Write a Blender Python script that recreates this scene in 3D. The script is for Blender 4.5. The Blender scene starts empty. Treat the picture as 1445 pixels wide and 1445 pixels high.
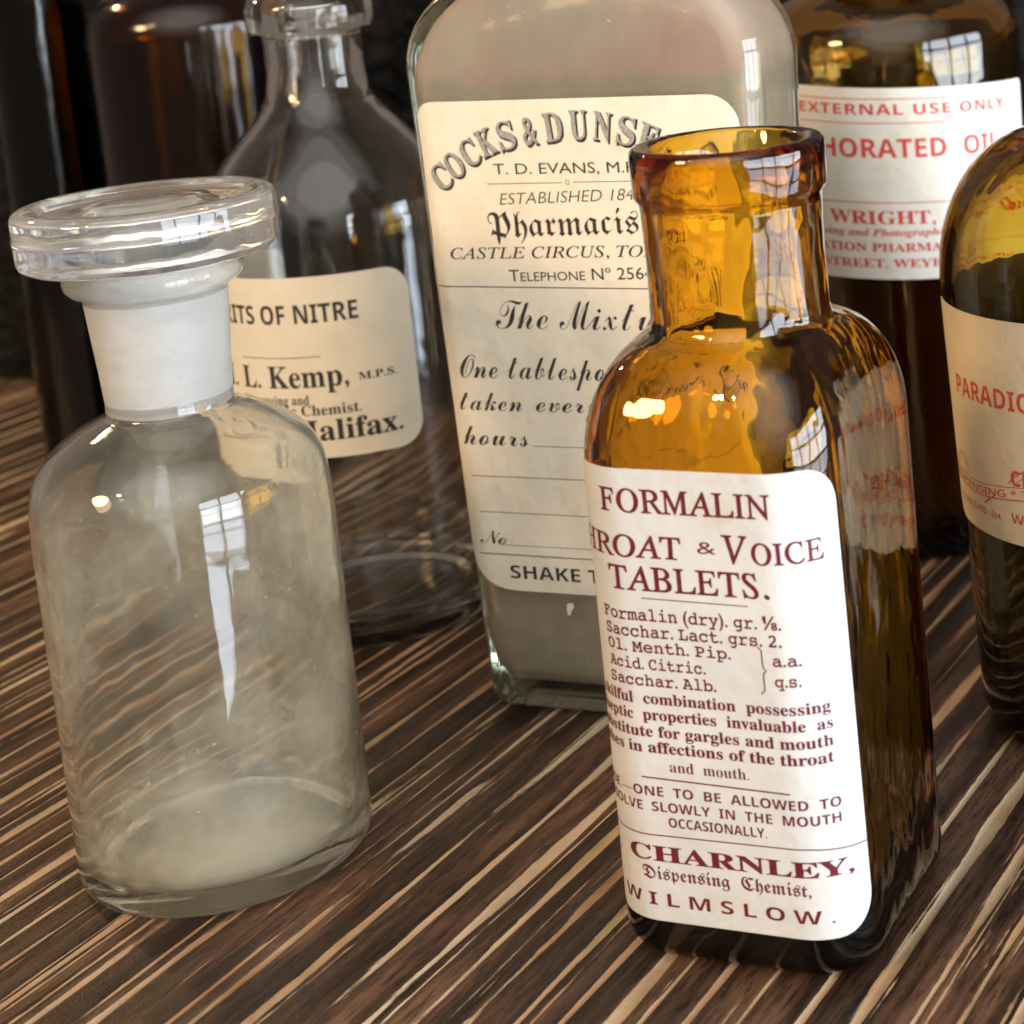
import bpy, bmesh, math, random
import numpy as np
from mathutils import Vector, Matrix

S = bpy.context.scene
COL = S.collection
R = math.radians
random.seed(7)
rng = np.random.default_rng(11)

# ------------------------------------------------------------------ camera
F_PX, PITCH, ROLL, CAM_H = 2805.29, 0.158569, -0.0741557, 0.236342
PPX, PPY = 504.84, -497.44          # the photograph is an off-centre crop: lens shift
cam_d = bpy.data.cameras.new("camera")
cam = bpy.data.objects.new("camera", cam_d)
COL.objects.link(cam)
S.camera = cam
cam_d.sensor_fit = 'HORIZONTAL'
cam_d.sensor_width = 36.0
cam_d.lens = 36.0 * F_PX / 1445.0
cam_d.shift_x = -PPX / 1445.0
cam_d.shift_y = PPY / 1445.0
cam_d.clip_start = 0.01
cam_d.clip_end = 50.0
cam_d.dof.use_dof = True
cam_d.dof.focus_distance = 0.47
cam_d.dof.aperture_fstop = 22.0
_c, _s = math.cos(PITCH), math.sin(PITCH)
_F = Vector((0, _c, -_s)); _U = Vector((0, _s, _c)); _R = Vector((1, 0, 0))
_cr, _sr = math.cos(ROLL), math.sin(ROLL)
_R2 = _cr * _R + _sr * _U
_U2 = -_sr * _R + _cr * _U
cam.matrix_world = Matrix(((_R2.x, _U2.x, -_F.x, 0), (_R2.y, _U2.y, -_F.y, 0), (_R2.z, _U2.z, -_F.z, CAM_H), (0, 0, 0, 1)))

# ------------------------------------------------------------------ world, dim rosy room light
W = bpy.data.worlds.new("World"); S.world = W; W.use_nodes = True
wb = W.node_tree.nodes['Background']
wb.inputs[0].default_value = (0.60, 0.48, 0.40, 1)
wb.inputs[1].default_value = 0.24

def area(name, loc, target, sx, sy, power, color):
    l = bpy.data.lights.new(name, 'AREA'); l.shape = 'RECTANGLE'; l.size = sx; l.size_y = sy
    l.energy = power; l.color = color
    o = bpy.data.objects.new(name, l); COL.objects.link(o)
    o.location = loc
    o.rotation_euler = (Vector(target) - Vector(loc)).to_track_quat('-Z', 'Y').to_euler()
    return o
TG = (-0.05, 0.55, 0.08)
# the daylight window to the right: panes between glazing bars
win_c = Vector((1.05, -0.15, 0.28)); wdir = (Vector(TG) - win_c); wdir.z = 0; wdir.normalize()
wside = Vector((-wdir.y, wdir.x, 0))
for i in range(4):
    for j in range(4):
        p = win_c + wside * ((i - 1.5) * 0.42) + Vector((0, 0, (j - 2.5) * 0.29))
        area('window_light', p, p + wdir, 0.37, 0.25, 3.3 if j > 1 else 1.7, (0.82, 0.91, 1.0) if j > 1 else (0.72, 0.84, 1.0))
# wide soft light of the room behind the camera
for sz_, pw_, dx_ in ((2.8, 11.0, .15), (4.2, 20.0, -.05), (5.4, 23.0, .1), (6.8, 22.0, 0)):
    rl = area('room_light', (0.1 + dx_, -1.5 - .02 * sz_, 2.3 + .02 * sz_), TG, sz_, sz_, pw_, (1.0, 0.975, 0.925)); rl.data.shape = 'DISK'
lg = area('lamp_glow', (-1.15, -0.30, 0.78), TG, 0.34, 0.34, 11.0, (1.0, 0.66, 0.34)); lg.data.shape = 'DISK'
# warm lamps to the left
def bulb(loc, power, rad):
    l = bpy.data.lights.new('lamp_light', 'POINT'); l.energy = power; l.color = (1.0, 0.66, 0.32); l.shadow_soft_size = rad
    o = bpy.data.objects.new('lamp_light', l); COL.objects.link(o); o.location = loc
bulb((-0.95, -0.50, 1.10), 9.0, 0.05)
bulb((-0.85, 1.15, 0.72), 9.0, 0.03)

S.view_settings.view_transform = 'Standard'
S.view_settings.look = 'None'
S.view_settings.exposure = 0.34
S.view_settings.gamma = 1.0
S.render.engine = 'CYCLES'
cy = S.cycles
cy.max_bounces = 24; cy.transmission_bounces = 24; cy.glossy_bounces = 6; cy.diffuse_bounces = 3
cy.transparent_max_bounces = 8; cy.volume_bounces = 0
cy.sample_clamp_indirect = 6.0
cy.use_denoising = True
cy.caustics_refractive = True; cy.caustics_reflective = False
cy.blur_glossy = 0.3

# ------------------------------------------------------------------ materials
def mat(name):
    m = bpy.data.materials.new(name); m.use_nodes = True
    nt = m.node_tree; nt.nodes.clear()
    out = nt.nodes.new('ShaderNodeOutputMaterial')
    return m, nt, out
def N(nt, t, **kw):
    n = nt.nodes.new(t)
    for k, v in kw.items():
        if k.startswith('_'): setattr(n, k[1:], v)
        else: n.inputs[k.replace('__', ' ')].default_value = v
    return n
def L(nt, a, ao, b, bi): nt.links.new(a.outputs[ao], b.inputs[bi])
def noise(nt, scale, detail=4, rough=.55, stretch=(1, 1, 1), rot=(0, 0, 0), loc=(0, 0, 0)):
    tc = nt.nodes.new('ShaderNodeTexCoord'); mp = nt.nodes.new('ShaderNodeMapping')
    mp.inputs['Scale'].default_value = stretch; mp.inputs['Rotation'].default_value = rot; mp.inputs['Location'].default_value = loc
    n = N(nt, 'ShaderNodeTexNoise', Scale=scale, Detail=detail, Roughness=rough)
    L(nt, tc, 'Object', mp, 'Vector'); L(nt, mp, 'Vector', n, 'Vector')
    return n
def ramp(nt, src, out, stops):
    r = nt.nodes.new('ShaderNodeValToRGB')
    e = r.color_ramp.elements
    while len(e) < len(stops): e.new(0.5)
    for i, (p, c) in enumerate(stops):
        e[i].position = p; e[i].color = (c, c, c, 1) if not isinstance(c, tuple) else c + (1,)
    L(nt, src, out, r, 'Fac')
    return r

def glass(name, tint=(1, 1, 1), density=0, absorb=(0.9, 0.95, 0.9), rough=0.0, bump=0.0, bscale=60, stretch=(1, 1, 1)):
    m, nt, out = mat(name)
    g = N(nt, 'ShaderNodeBsdfPrincipled', Roughness=rough, IOR=1.5)
    g.inputs['Base Color'].default_value = tint + (1,)
    g.inputs['Transmission Weight'].default_value = 1
    if bump:
        n = noise(nt, bscale, 2, .5, stretch)
        b = N(nt, 'ShaderNodeBump', Strength=1.0, Distance=bump)
        L(nt, n, 'Fac', b, 'Height'); L(nt, b, 'Normal', g, 'Normal')
    L(nt, g, 'BSDF', out, 'Surface')
    if density:
        v = N(nt, 'ShaderNodeVolumeAbsorption', Density=density)
        v.inputs['Color'].default_value = absorb + (1,)
        L(nt, v, 'Volume', out, 'Volume')
    return m

def filmed(name, film_col, lo, hi, nscale, stretch, tint=(1, 1, 1), density=0, absorb=(.9, .95, .9), bump=0.0003, bscale=40, p0=.38, p1=.68, pink_glow=None):
    """glass with a dried dusty film on it; film patches come from streaky noise"""
    m, nt, out = mat(name)
    g = N(nt, 'ShaderNodeBsdfPrincipled', Roughness=0.04, IOR=1.5)
    g.inputs['Base Color'].default_value = tint + (1,)
    g.inputs['Transmission Weight'].default_value = 1
    n0 = noise(nt, bscale, 2, .5)
    b = N(nt, 'ShaderNodeBump', Strength=1.0, Distance=bump)
    L(nt, n0, 'Fac', b, 'Height'); L(nt, b, 'Normal', g, 'Normal')
    d = N(nt, 'ShaderNodeBsdfDiffuse'); d.inputs['Color'].default_value = film_col + (1,)
    t = N(nt, 'ShaderNodeBsdfTranslucent'); t.inputs['Color'].default_value = film_col + (1,)
    mx = N(nt, 'ShaderNodeMixShader', Fac=0.28); L(nt, d, 'BSDF', mx, 1); L(nt, t, 'BSDF', mx, 2)
    n1 = noise(nt, nscale, 5, .6, stretch)
    r = ramp(nt, n1, 'Fac', [(p0, lo), (p1, hi)])
    # dried specks
    sp = noise(nt, 700, 2, .5); sr = ramp(nt, sp, 'Fac', [(.735, 0.), (.77, .5)])
    sa = N(nt, 'ShaderNodeMath', _operation='ADD', _use_clamp=True); L(nt, r, 'Color', sa, 0); L(nt, sr, 'Color', sa, 1)
    r = sa
    if pink_glow:
        # pink room glow painted into the film colour above a noisy height line
        zline, col2 = pink_glow
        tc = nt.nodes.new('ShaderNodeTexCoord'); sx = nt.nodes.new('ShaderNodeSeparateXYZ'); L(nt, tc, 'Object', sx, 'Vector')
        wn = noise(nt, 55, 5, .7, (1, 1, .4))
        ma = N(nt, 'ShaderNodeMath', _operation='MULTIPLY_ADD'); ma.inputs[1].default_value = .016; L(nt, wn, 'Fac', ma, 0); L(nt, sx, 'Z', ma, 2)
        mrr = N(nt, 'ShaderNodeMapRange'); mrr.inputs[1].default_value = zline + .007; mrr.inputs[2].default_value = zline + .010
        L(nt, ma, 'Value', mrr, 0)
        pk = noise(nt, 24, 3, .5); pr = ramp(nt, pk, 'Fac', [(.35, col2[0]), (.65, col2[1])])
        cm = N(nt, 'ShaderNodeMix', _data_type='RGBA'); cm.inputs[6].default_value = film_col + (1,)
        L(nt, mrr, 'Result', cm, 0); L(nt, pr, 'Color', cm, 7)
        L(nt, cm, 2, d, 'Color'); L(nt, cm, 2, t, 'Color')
    m2 = nt.nodes.new('ShaderNodeMixShader')
    at_ = N(nt, 'ShaderNodeAttribute', _attribute_name='inside', _attribute_type='GEOMETRY')
    mm_ = N(nt, 'ShaderNodeMath', _operation='MULTIPLY'); L(nt, at_, 'Fac', mm_, 0); L(nt, r, 'Value', mm_, 1)
    L(nt, mm_, 'Value', m2, 'Fac'); L(nt, g, 'BSDF', m2, 1); L(nt, mx, 'Shader', m2, 2)
    L(nt, m2, 'Shader', out, 'Surface')
    if density:
        v = N(nt, 'ShaderNodeVolumeAbsorption', Density=density)
        v.inputs['Color'].default_value = absorb + (1,)
        L(nt, v, 'Volume', out, 'Volume')
    return m

def paper(name, c0, c1, bump=0.00004):
    m, nt, out = mat(name)
    p = N(nt, 'ShaderNodeBsdfPrincipled', Roughness=0.42)
    p.inputs['Specular IOR Level'].default_value = 0.45
    n = noise(nt, 38, 6, .65); r = ramp(nt, n, 'Fac', [(.3, c0), (.7, c1)])
    f = noise(nt, 2200, 3, .6)
    st = noise(nt, 75, 7, .75, loc=(3, 1, 2)); sr = ramp(nt, st, 'Fac', [(.56, (1, 1, 1)), (.74, (.90, .82, .66))])
    sm = N(nt, 'ShaderNodeMix', _data_type='RGBA', _blend_type='MULTIPLY'); sm.inputs[0].default_value = .8
    L(nt, r, 'Color', sm, 6); L(nt, sr, 'Color', sm, 7)
    big = noise(nt, 55, 3, .6, loc=(7, 2, 4)); bb = N(nt, 'ShaderNodeBump', Strength=1., Distance=.0009); L(nt, big, 'Fac', bb, 'Height')
    mx = N(nt, 'ShaderNodeMix', _data_type='RGBA', _blend_type='MULTIPLY')
    mx.inputs[0].default_value = .12
    L(nt, sm, 2, mx, 6); L(nt, f, 'Color', mx, 7); L(nt, mx, 2, p, 'Base Color')
    b = N(nt, 'ShaderNodeBump', Strength=.6, Distance=bump); L(nt, f, 'Fac', b, 'Height'); L(nt, bb, 'Normal', b, 'Normal'); L(nt, b, 'Normal', p, 'Normal')
    L(nt, p, 'BSDF', out, 'Surface')
    return m
def ink(name, c, fade=.15, back=(.8, .75, .65)):
    m, nt, out = mat(name)
    p = N(nt, 'ShaderNodeBsdfPrincipled', Roughness=0.55); p.inputs['Specular IOR Level'].default_value = .25
    n = noise(nt, 1500, 4, .75)
    c2 = tuple(a * (1 - fade) + b * fade for a, b in zip(c, back))
    r = ramp(nt, n, 'Fac', [(.42, c), (.72, c2)])
    L(nt, r, 'Color', p, 'Base Color'); L(nt, p, 'BSDF', out, 'Surface')
    return m

AMB = dict(density=720, absorb=(0.925, 0.79, 0.10))
M = {}
M['disc'] = filmed('worn_clear_glass', (.93, .92, .86), .02, .20, 30, (1, 1, 1), (.99, .99, .98), bump=.0005, bscale=70)
M['clear'] = glass('clear_glass', (.985, .99, .965), rough=.03, bump=.0005, bscale=40)
M['clear_film'] = filmed('dusty_clear_glass', (1.0, .94, .74), .06, .62, 17, (.8, .8, .75), (.985, .99, .965), p0=.42, p1=.62)
M['smoke_film'] = filmed('dusty_flint_glass', (.60, .50, .40), .0, .05, 30, (1, 1, .3), (.95, .94, .92), 10, (.5, .6, .5))
M['grey_film'] = filmed('cloudy_grey_glass', (.80, .71, .55), .46, .74, 16, (1, 1, .6), (.98, .98, .95), 6, (.5, .72, .4), pink_glow=(.1795, ((1.0, .70, .56), (.98, .88, .70))))
M['amber'] = glass('amber_glass', (1, 1, 1), bump=.0010, bscale=75, stretch=(1, 1, .5), **AMB)
M['amber2'] = glass('large_amber_glass', (1, 1, 1), 300, (0.87, 0.66, 0.03), bump=.0005, bscale=35)
M['olive'] = glass('olive_amber_glass', (1, 1, 1), 420, (0.82, 0.69, 0.04), bump=.0005, bscale=60, stretch=(1, 1, .4))
M['brown_dark'] = glass('dark_brown_glass', (.9, .9, .9), 1300, (0.80, 0.64, 0.05), rough=.12, bump=.0005, bscale=35)
M['black_glass'] = glass('black_green_glass', (1, 1, 1), 2200, (0.25, 0.35, 0.30), rough=.10, bump=.0004)
m, nt, out = mat('ground_glass')
d = N(nt, 'ShaderNodeBsdfDiffuse'); d.inputs['Color'].default_value = (.97, .97, .95, 1)
t = N(nt, 'ShaderNodeBsdfTranslucent'); t.inputs['Color'].default_value = (.97, .97, .95, 1)
g = N(nt, 'ShaderNodeBsdfGlass', Roughness=.45, IOR=1.5)
a1 = N(nt, 'ShaderNodeMixShader', Fac=.4); L(nt, d, 'BSDF', a1, 1); L(nt, t, 'BSDF', a1, 2)
n1 = noise(nt, 110, 7, .7, (.35, .35, 7)); r1 = ramp(nt, n1, 'Fac', [(.3, .72), (.7, 1.0)])
n2 = noise(nt, 900, 4, .7); bg = N(nt, 'ShaderNodeBump', Strength=.7, Distance=.0004); L(nt, n1, 'Fac', bg, 'Height')
bg2 = N(nt, 'ShaderNodeBump', Strength=.6, Distance=.0002); L(nt, n2, 'Fac', bg2, 'Height'); L(nt, bg, 'Normal', bg2, 'Normal')
for q_ in (d, g): L(nt, bg2, 'Normal', q_, 'Normal')
rc = ramp(nt, n1, 'Fac', [(.35, (.78, .78, .75)), (.62, (.97, .97, .95))]); L(nt, rc, 'Color', d, 'Color')
a2 = nt.nodes.new('ShaderNodeMixShader'); L(nt, r1, 'Color', a2, 'Fac'); L(nt, g, 'BSDF', a2, 1); L(nt, a1, 'Shader', a2, 2)
L(nt, a2, 'Shader', out, 'Surface'); M['ground'] = m
m, nt, out = mat('ground_glass_outside')
d = N(nt, 'ShaderNodeBsdfDiffuse'); d.inputs['Color'].default_value = (.97, .97, .95, 1)
t = N(nt, 'ShaderNodeBsdfTranslucent'); t.inputs['Color'].default_value = (.97, .97, .95, 1)
g = N(nt, 'ShaderNodeBsdfGlass', Roughness=.45, IOR=1.5)
a1 = N(nt, 'ShaderNodeMixShader', Fac=.4); L(nt, d, 'BSDF', a1, 1); L(nt, t, 'BSDF', a1, 2)
n1 = noise(nt, 160, 7, .7, (.8, .8, 1.6)); r1 = ramp(nt, n1, 'Fac', [(.3, .30), (.7, .44)])
n2 = noise(nt, 900, 4, .7); bg = N(nt, 'ShaderNodeBump', Strength=.7, Distance=.0004); L(nt, n1, 'Fac', bg, 'Height')
bg2 = N(nt, 'ShaderNodeBump', Strength=.6, Distance=.0002); L(nt, n2, 'Fac', bg2, 'Height'); L(nt, bg, 'Normal', bg2, 'Normal')
for q_ in (d, g): L(nt, bg2, 'Normal', q_, 'Normal')
rc = ramp(nt, n1, 'Fac', [(.35, (.78, .78, .75)), (.62, (.97, .97, .95))]); L(nt, rc, 'Color', d, 'Color')
a2 = nt.nodes.new('ShaderNodeMixShader'); L(nt, r1, 'Color', a2, 'Fac'); L(nt, g, 'BSDF', a2, 1); L(nt, a1, 'Shader', a2, 2)
L(nt, a2, 'Shader', out, 'Surface'); M['ground_out'] = m
M['paper_white'] = paper('white_label_paper', (.58, .58, .56), (.66, .66, .64))
M['paper_cream'] = paper('cream_label_paper', (.80, .73, .58), (.87, .81, .67))
M['paper_pale'] = paper('pale_cream_label_paper', (.76, .69, .54), (.83, .77, .63))
M['paper_soft'] = paper('off_white_label_paper', (.70, .66, .57), (.77, .735, .66))
M['paper_old'] = paper('buff_label_paper', (.72, .58, .36), (.80, .67, .44))
M['ink_maroon'] = ink('maroon_ink', (.12, .005, .013), .04)
M['ink_black'] = ink('black_ink', (.018, .016, .018), .10)
M['ink_soft'] = ink('grey_black_ink', (.05, .045, .045), .25)
M['ink_grey'] = ink('grey_halftone_ink', (.25, .25, .25), .5)
M['ink_red'] = ink('red_ink', (.56, .045, .035), .08)
M['ink_vermilion'] = ink('vermilion_ink', (.58, .06, .02), .15)

def contents(name, c0, c1, rough=.25, sc=220):
    m, nt, out = mat(name)
    p = N(nt, 'ShaderNodeBsdfPrincipled', Roughness=rough)
    n = noise(nt, sc, 6, .7); r = ramp(nt, n, 'Fac', [(.4, c0), (.75, c1)])
    L(nt, r, 'Color', p, 'Base Color')
    b = N(nt, 'ShaderNodeBump', Strength=.8, Distance=.0005); L(nt, n, 'Fac', b, 'Height'); L(nt, b, 'Normal', p, 'Normal')
    L(nt, p, 'BSDF', out, 'Surface'); return m
M['liquid'] = contents('dark_brown_liquid', (.030, .010, .004), (.045, .016, .007), .15, 20)
M['brown_fill'] = contents('dark_brown_filler', (.006, .002, .001), (.015, .005, .002), .6, 160)
M['powder'] = contents('dark_residue', (.004, .004, .003), (.022, .022, .015), .7, 500)

# table wood
m, nt, out = mat('dark_brushed_wood')
p = N(nt, 'ShaderNodeBsdfPrincipled', Roughness=.5); p.inputs['Specular IOR Level'].default_value = .35
at = N(nt, 'ShaderNodeAttribute', _attribute_name='pale', _attribute_type='GEOMETRY')
fine = noise(nt, 700, 7, .75, (1, .065, 1)); mid = noise(nt, 120, 5, .6, (1, .06, 1)); blot = noise(nt, 16, 5, .6, (1, .45, 1))
grit = noise(nt, 1500, 3, .6)
# dark base between the lines
rb = ramp(nt, mid, 'Fac', [(.32, (.009, .0050, .0033)), (.48, (.040, .0225, .0140)), (.70, (.145, .082, .050))])
rbl = ramp(nt, blot, 'Fac', [(.35, (.50, .50, .50)), (.68, (1.75, 1.6, 1.5))])
mb = N(nt, 'ShaderNodeMix', _data_type='RGBA', _blend_type='MULTIPLY'); mb.inputs[0].default_value = 1
L(nt, rb, 'Color', mb, 6); L(nt, rbl, 'Color', mb, 7)
# open pores and grit in the dark wood
po = noise(nt, 1300, 4, .7, (1, .09, 1), loc=(4, 2, 0)); pr_ = ramp(nt, po, 'Fac', [(.36, (.25, .25, .25)), (.50, (1, 1, 1)), (.66, (1.25, 1.2, 1.15)), (.78, (2.1, 1.8, 1.5))])
mb0 = mb; mb = N(nt, 'ShaderNodeMix', _data_type='RGBA', _blend_type='MULTIPLY'); mb.inputs[0].default_value = 1
L(nt, mb0, 2, mb, 6); L(nt, pr_, 'Color', mb, 7)
# pale lines
rp = ramp(nt, blot, 'Fac', [(.36, (.34, .17, .075)), (.50, (.58, .42, .26)), (.68, (.82, .70, .53))])
gm = N(nt, 'ShaderNodeMix', _data_type='RGBA', _blend_type='MULTIPLY'); gm.inputs[0].default_value = .55
L(nt, rp, 'Color', gm, 6); L(nt, fine, 'Color', gm, 7)
# attribute + breakup
ad = N(nt, 'ShaderNodeMath', _operation='MULTIPLY_ADD'); ad.inputs[1].default_value = 1.0; ad.inputs[2].default_value = -.50
L(nt, fine, 'Fac', ad, 0)
ad2 = N(nt, 'ShaderNodeMath', _operation='ADD'); L(nt, at, 'Fac', ad2, 0); L(nt, ad, 'Value', ad2, 1)
mr = N(nt, 'ShaderNodeMapRange', _interpolation_type='SMOOTHSTEP'); mr.inputs[1].default_value = .36; mr.inputs[2].default_value = .47
L(nt, ad2, 'Value', mr, 0)
fx = N(nt, 'ShaderNodeMix', _data_type='RGBA'); L(nt, mr, 'Result', fx, 0); L(nt, mb, 2, fx, 6); L(nt, gm, 2, fx, 7)
L(nt, fx, 2, p, 'Base Color')
hb = N(nt, 'ShaderNodeMath', _operation='MULTIPLY_ADD'); hb.inputs[1].default_value = .6
L(nt, mid, 'Fac', hb, 0); L(nt, grit, 'Fac', hb, 2)
bp = N(nt, 'ShaderNodeBump', Strength=.7, Distance=.00035); L(nt, hb, 'Value', bp, 'Height'); L(nt, bp, 'Normal', p, 'Normal')
rr_ = ramp(nt, blot, 'Fac', [(.3, .50), (.7, .30)]); L(nt, rr_, 'Color', p, 'Roughness')
L(nt, p, 'BSDF', out, 'Surface'); M['table'] = m

m, nt, out = mat('near_black_board')  # rough board in a mottled near-black colour
p = N(nt, 'ShaderNodeBsdfPrincipled', Roughness=.75); p.inputs['Specular IOR Level'].default_value = .2
n1 = noise(nt, 30, 8, .7, (1, 1, .25)); r = ramp(nt, n1, 'Fac', [(.42, (.004, .0036, .003)), (.62, (.009, .008, .006)), (.80, (.026, .024, .019))])
L(nt, r, 'Color', p, 'Base Color'); b = N(nt, 'ShaderNodeBump', Strength=1, Distance=.004); L(nt, n1, 'Fac', b, 'Height'); L(nt, b, 'Normal', p, 'Normal')
L(nt, p, 'BSDF', out, 'Surface'); M['board'] = m

# ------------------------------------------------------------------ object helpers
def empty(name, label, cat, loc=(0, 0, 0), rz=0, group=None):
    o = bpy.data.objects.new(name, None); COL.objects.link(o); o.empty_display_size = .01
    o.location = loc; o.rotation_euler = (0, 0, rz)
    o['label'] = label; o['category'] = cat
    if group: o['group'] = group
    return o
def meshobj(name, verts, faces, mats, parent=None, smooth=True, fmat=None, angle=None, inside=None):
    me = bpy.data.meshes.new(name)
    me.from_pydata([tuple(map(float, v)) for v in verts], [], faces)
    for q in (mats if isinstance(mats, (list, tuple)) else [mats]): me.materials.append(q)
    if fmat is not None: me.polygons.foreach_set('material_index', fmat)
    if inside is not None:
        me.attributes.new('inside', 'FLOAT', 'FACE').data.foreach_set('value', [float(q) for q in inside])
    if smooth: me.polygons.foreach_set('use_smooth', [True] * len(me.polygons))
    me.update()
    o = bpy.data.objects.new(name, me); COL.objects.link(o)
    if parent: o.parent = parent
    if smooth and angle: me.set_sharp_from_angle(angle=R(angle))
    return o
def loft(rings, close0=True, close1=True):
    """rings: list of (n,3) arrays; capped with centre fans -> verts, faces"""
    n = len(rings[0]); V = np.concatenate(rings); F = []
    for k in range(len(rings) - 1):
        a, b = k * n, (k + 1) * n
        for i in range(n):
            j = (i + 1) % n
            F.append((a + i, a + j, b + j, b + i))
    V = list(map(tuple, V))
    if close0:
        V.append(tuple(np.mean(rings[0], 0))); c = len(V) - 1
        F += [(c, (i + 1) % n, i) for i in range(n)]
    if close1:
        V.append(tuple(np.mean(rings[-1], 0))); c = len(V) - 1; a = (len(rings) - 1) * n
        F += [(c, a + i, a + (i + 1) % n) for i in range(n)]
    return V, F
NTH = 112
TH = np.linspace(0, 2 * np.pi, NTH, endpoint=False)
def circ(r, z): return np.stack([r * np.cos(TH), r * np.sin(TH), np.full(NTH, z)], 1)
def smooth_profile(pts, n=6):
    """Catmull-Rom through (r,z) points marked smooth"""
    P = np.array(pts, float); out = [P[0]]
    for i in range(len(P) - 1):
        p0 = P[max(i - 1, 0)]; p1 = P[i]; p2 = P[i + 1]; p3 = P[min(i + 2, len(P) - 1)]
        for t in np.linspace(0, 1, n + 1)[1:]:
            out.append(.5 * ((2 * p1) + (-p0 + p2) * t + (2 * p0 - 5 * p1 + 4 * p2 - p3) * t * t + (-p0 + 3 * p1 - 3 * p2 + p3) * t ** 3))
    return [tuple(q) for q in out]
def turned(name, outer, inner, mo, mi, parent):
    """solid of revolution, closed shell: outer profile bottom->top then inner top->bottom; (r,z)"""
    prof = outer + inner
    V, F = loft([circ(r, z) for r, z in prof])
    n = NTH; nf_out = (len(outer) - 1) * n
    fm = [0] * nf_out + [0] * n + [1] * ((len(inner) - 1) * n) + [0] * n + [1] * n
    return meshobj(name, V, F, mo, parent, True, None, 50, fm)
def rr_ring(hx, hy, rad, z, k=9, m=5):
    rad = max(min(rad, hx - 1e-4, hy - 1e-4), 5e-4)
    P = []
    corners = [(1, -1, -90), (1, 1, 0), (-1, 1, 90), (-1, -1, 180)]
    for ci, (sx, sy, a0) in enumerate(corners):
        for a in np.linspace(0, 90, k):
            t = math.radians(a0 + a)
            P.append((sx * (hx - rad) + rad * math.cos(t), sy * (hy - rad) + rad * math.sin(t)))
        nx, ny, na = corners[(ci + 1) % 4]
        q0 = P[-1]; t = math.radians(na); q1 = (nx * (hx - rad) + rad * math.cos(t), ny * (hy - rad) + rad * math.sin(t))
        for s in np.linspace(0, 1, m + 2)[1:-1]: P.append((q0[0] * (1 - s) + q1[0] * s, q0[1] * (1 - s) + q1[1] * s))
    P = np.array(P)
    return np.concatenate([P, np.full((len(P), 1), z)], 1)
def to_circle(ring, r, z, q):
    """blend ring (q=1) to circle of radius r (q=0)"""
    a = np.arctan2(ring[:, 1], ring[:, 0])
    c = np.stack([r * np.cos(a), r * np.sin(a)], 1)
    o = ring.copy(); o[:, :2] = ring[:, :2] * q + c * (1 - q); o[:, 2] = z
    return o
def shell(name, outer, inner, mo, mi, parent, sharp=50):
    V, F = loft(outer + inner)
    n = len(outer[0])
    fm = [0] * ((len(outer) - 1) * n) + [0] * n + [1] * ((len(inner) - 1) * n) + [0] * n + [1] * n
    return meshobj(name, V, F, mo, parent, True, None, sharp, fm)

# ---- body sections the labels follow: u = arc length from the front centre line, z = height
def section(hx0, hx1, hy0, hy1, rad, zref):
    def h(z):
        t = z / zref
        return hx0 + (hx1 - hx0) * t, hy0 + (hy1 - hy0) * t, rad + 0 * t
    return h
def round_section(r0, r1, zref):
    def h(z):
        r = r0 + (r1 - r0) * z / zref
        return r, r, r
    return h
def surf(h, u, z, off):
    """vectorised: arrays u,z -> points (n,3) on the body, off outside it"""
    u = np.asarray(u, float); z = np.asarray(z, float)
    hx, hy, rad = h(z)
    s = np.abs(u); sg = np.where(u >= 0, 1., -1.)
    a = hx - rad; q = rad * np.pi / 2; b = 2 * (hy - rad)
    t1 = np.clip((s - a) / rad, 0, np.pi / 2); t2 = np.clip((s - a - q - b) / rad, 0, np.pi / 2)
    x = np.where(s < a, s, np.where(s < a + q, a + rad * np.sin(t1), np.where(s < a + q + b, hx, a + rad * np.cos(t2))))
    y = np.where(s < a, -hy, np.where(s < a + q, -(hy - rad) - rad * np.cos(t1), np.where(s < a + q + b, -(hy - rad) + (s - a - q), (hy - rad) + rad * np.sin(t2))))
    nx = np.where(s < a, 0, np.where(s < a + q, np.sin(t1), np.where(s < a + q + b, 1, np.cos(t2))))
    ny = np.where(s < a, -1, np.where(s < a + q, -np.cos(t1), np.where(s < a + q + b, 0, np.sin(t2))))
    return np.stack([sg * (x + nx * off), y + ny * off, z + 0 * u], -1)

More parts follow.
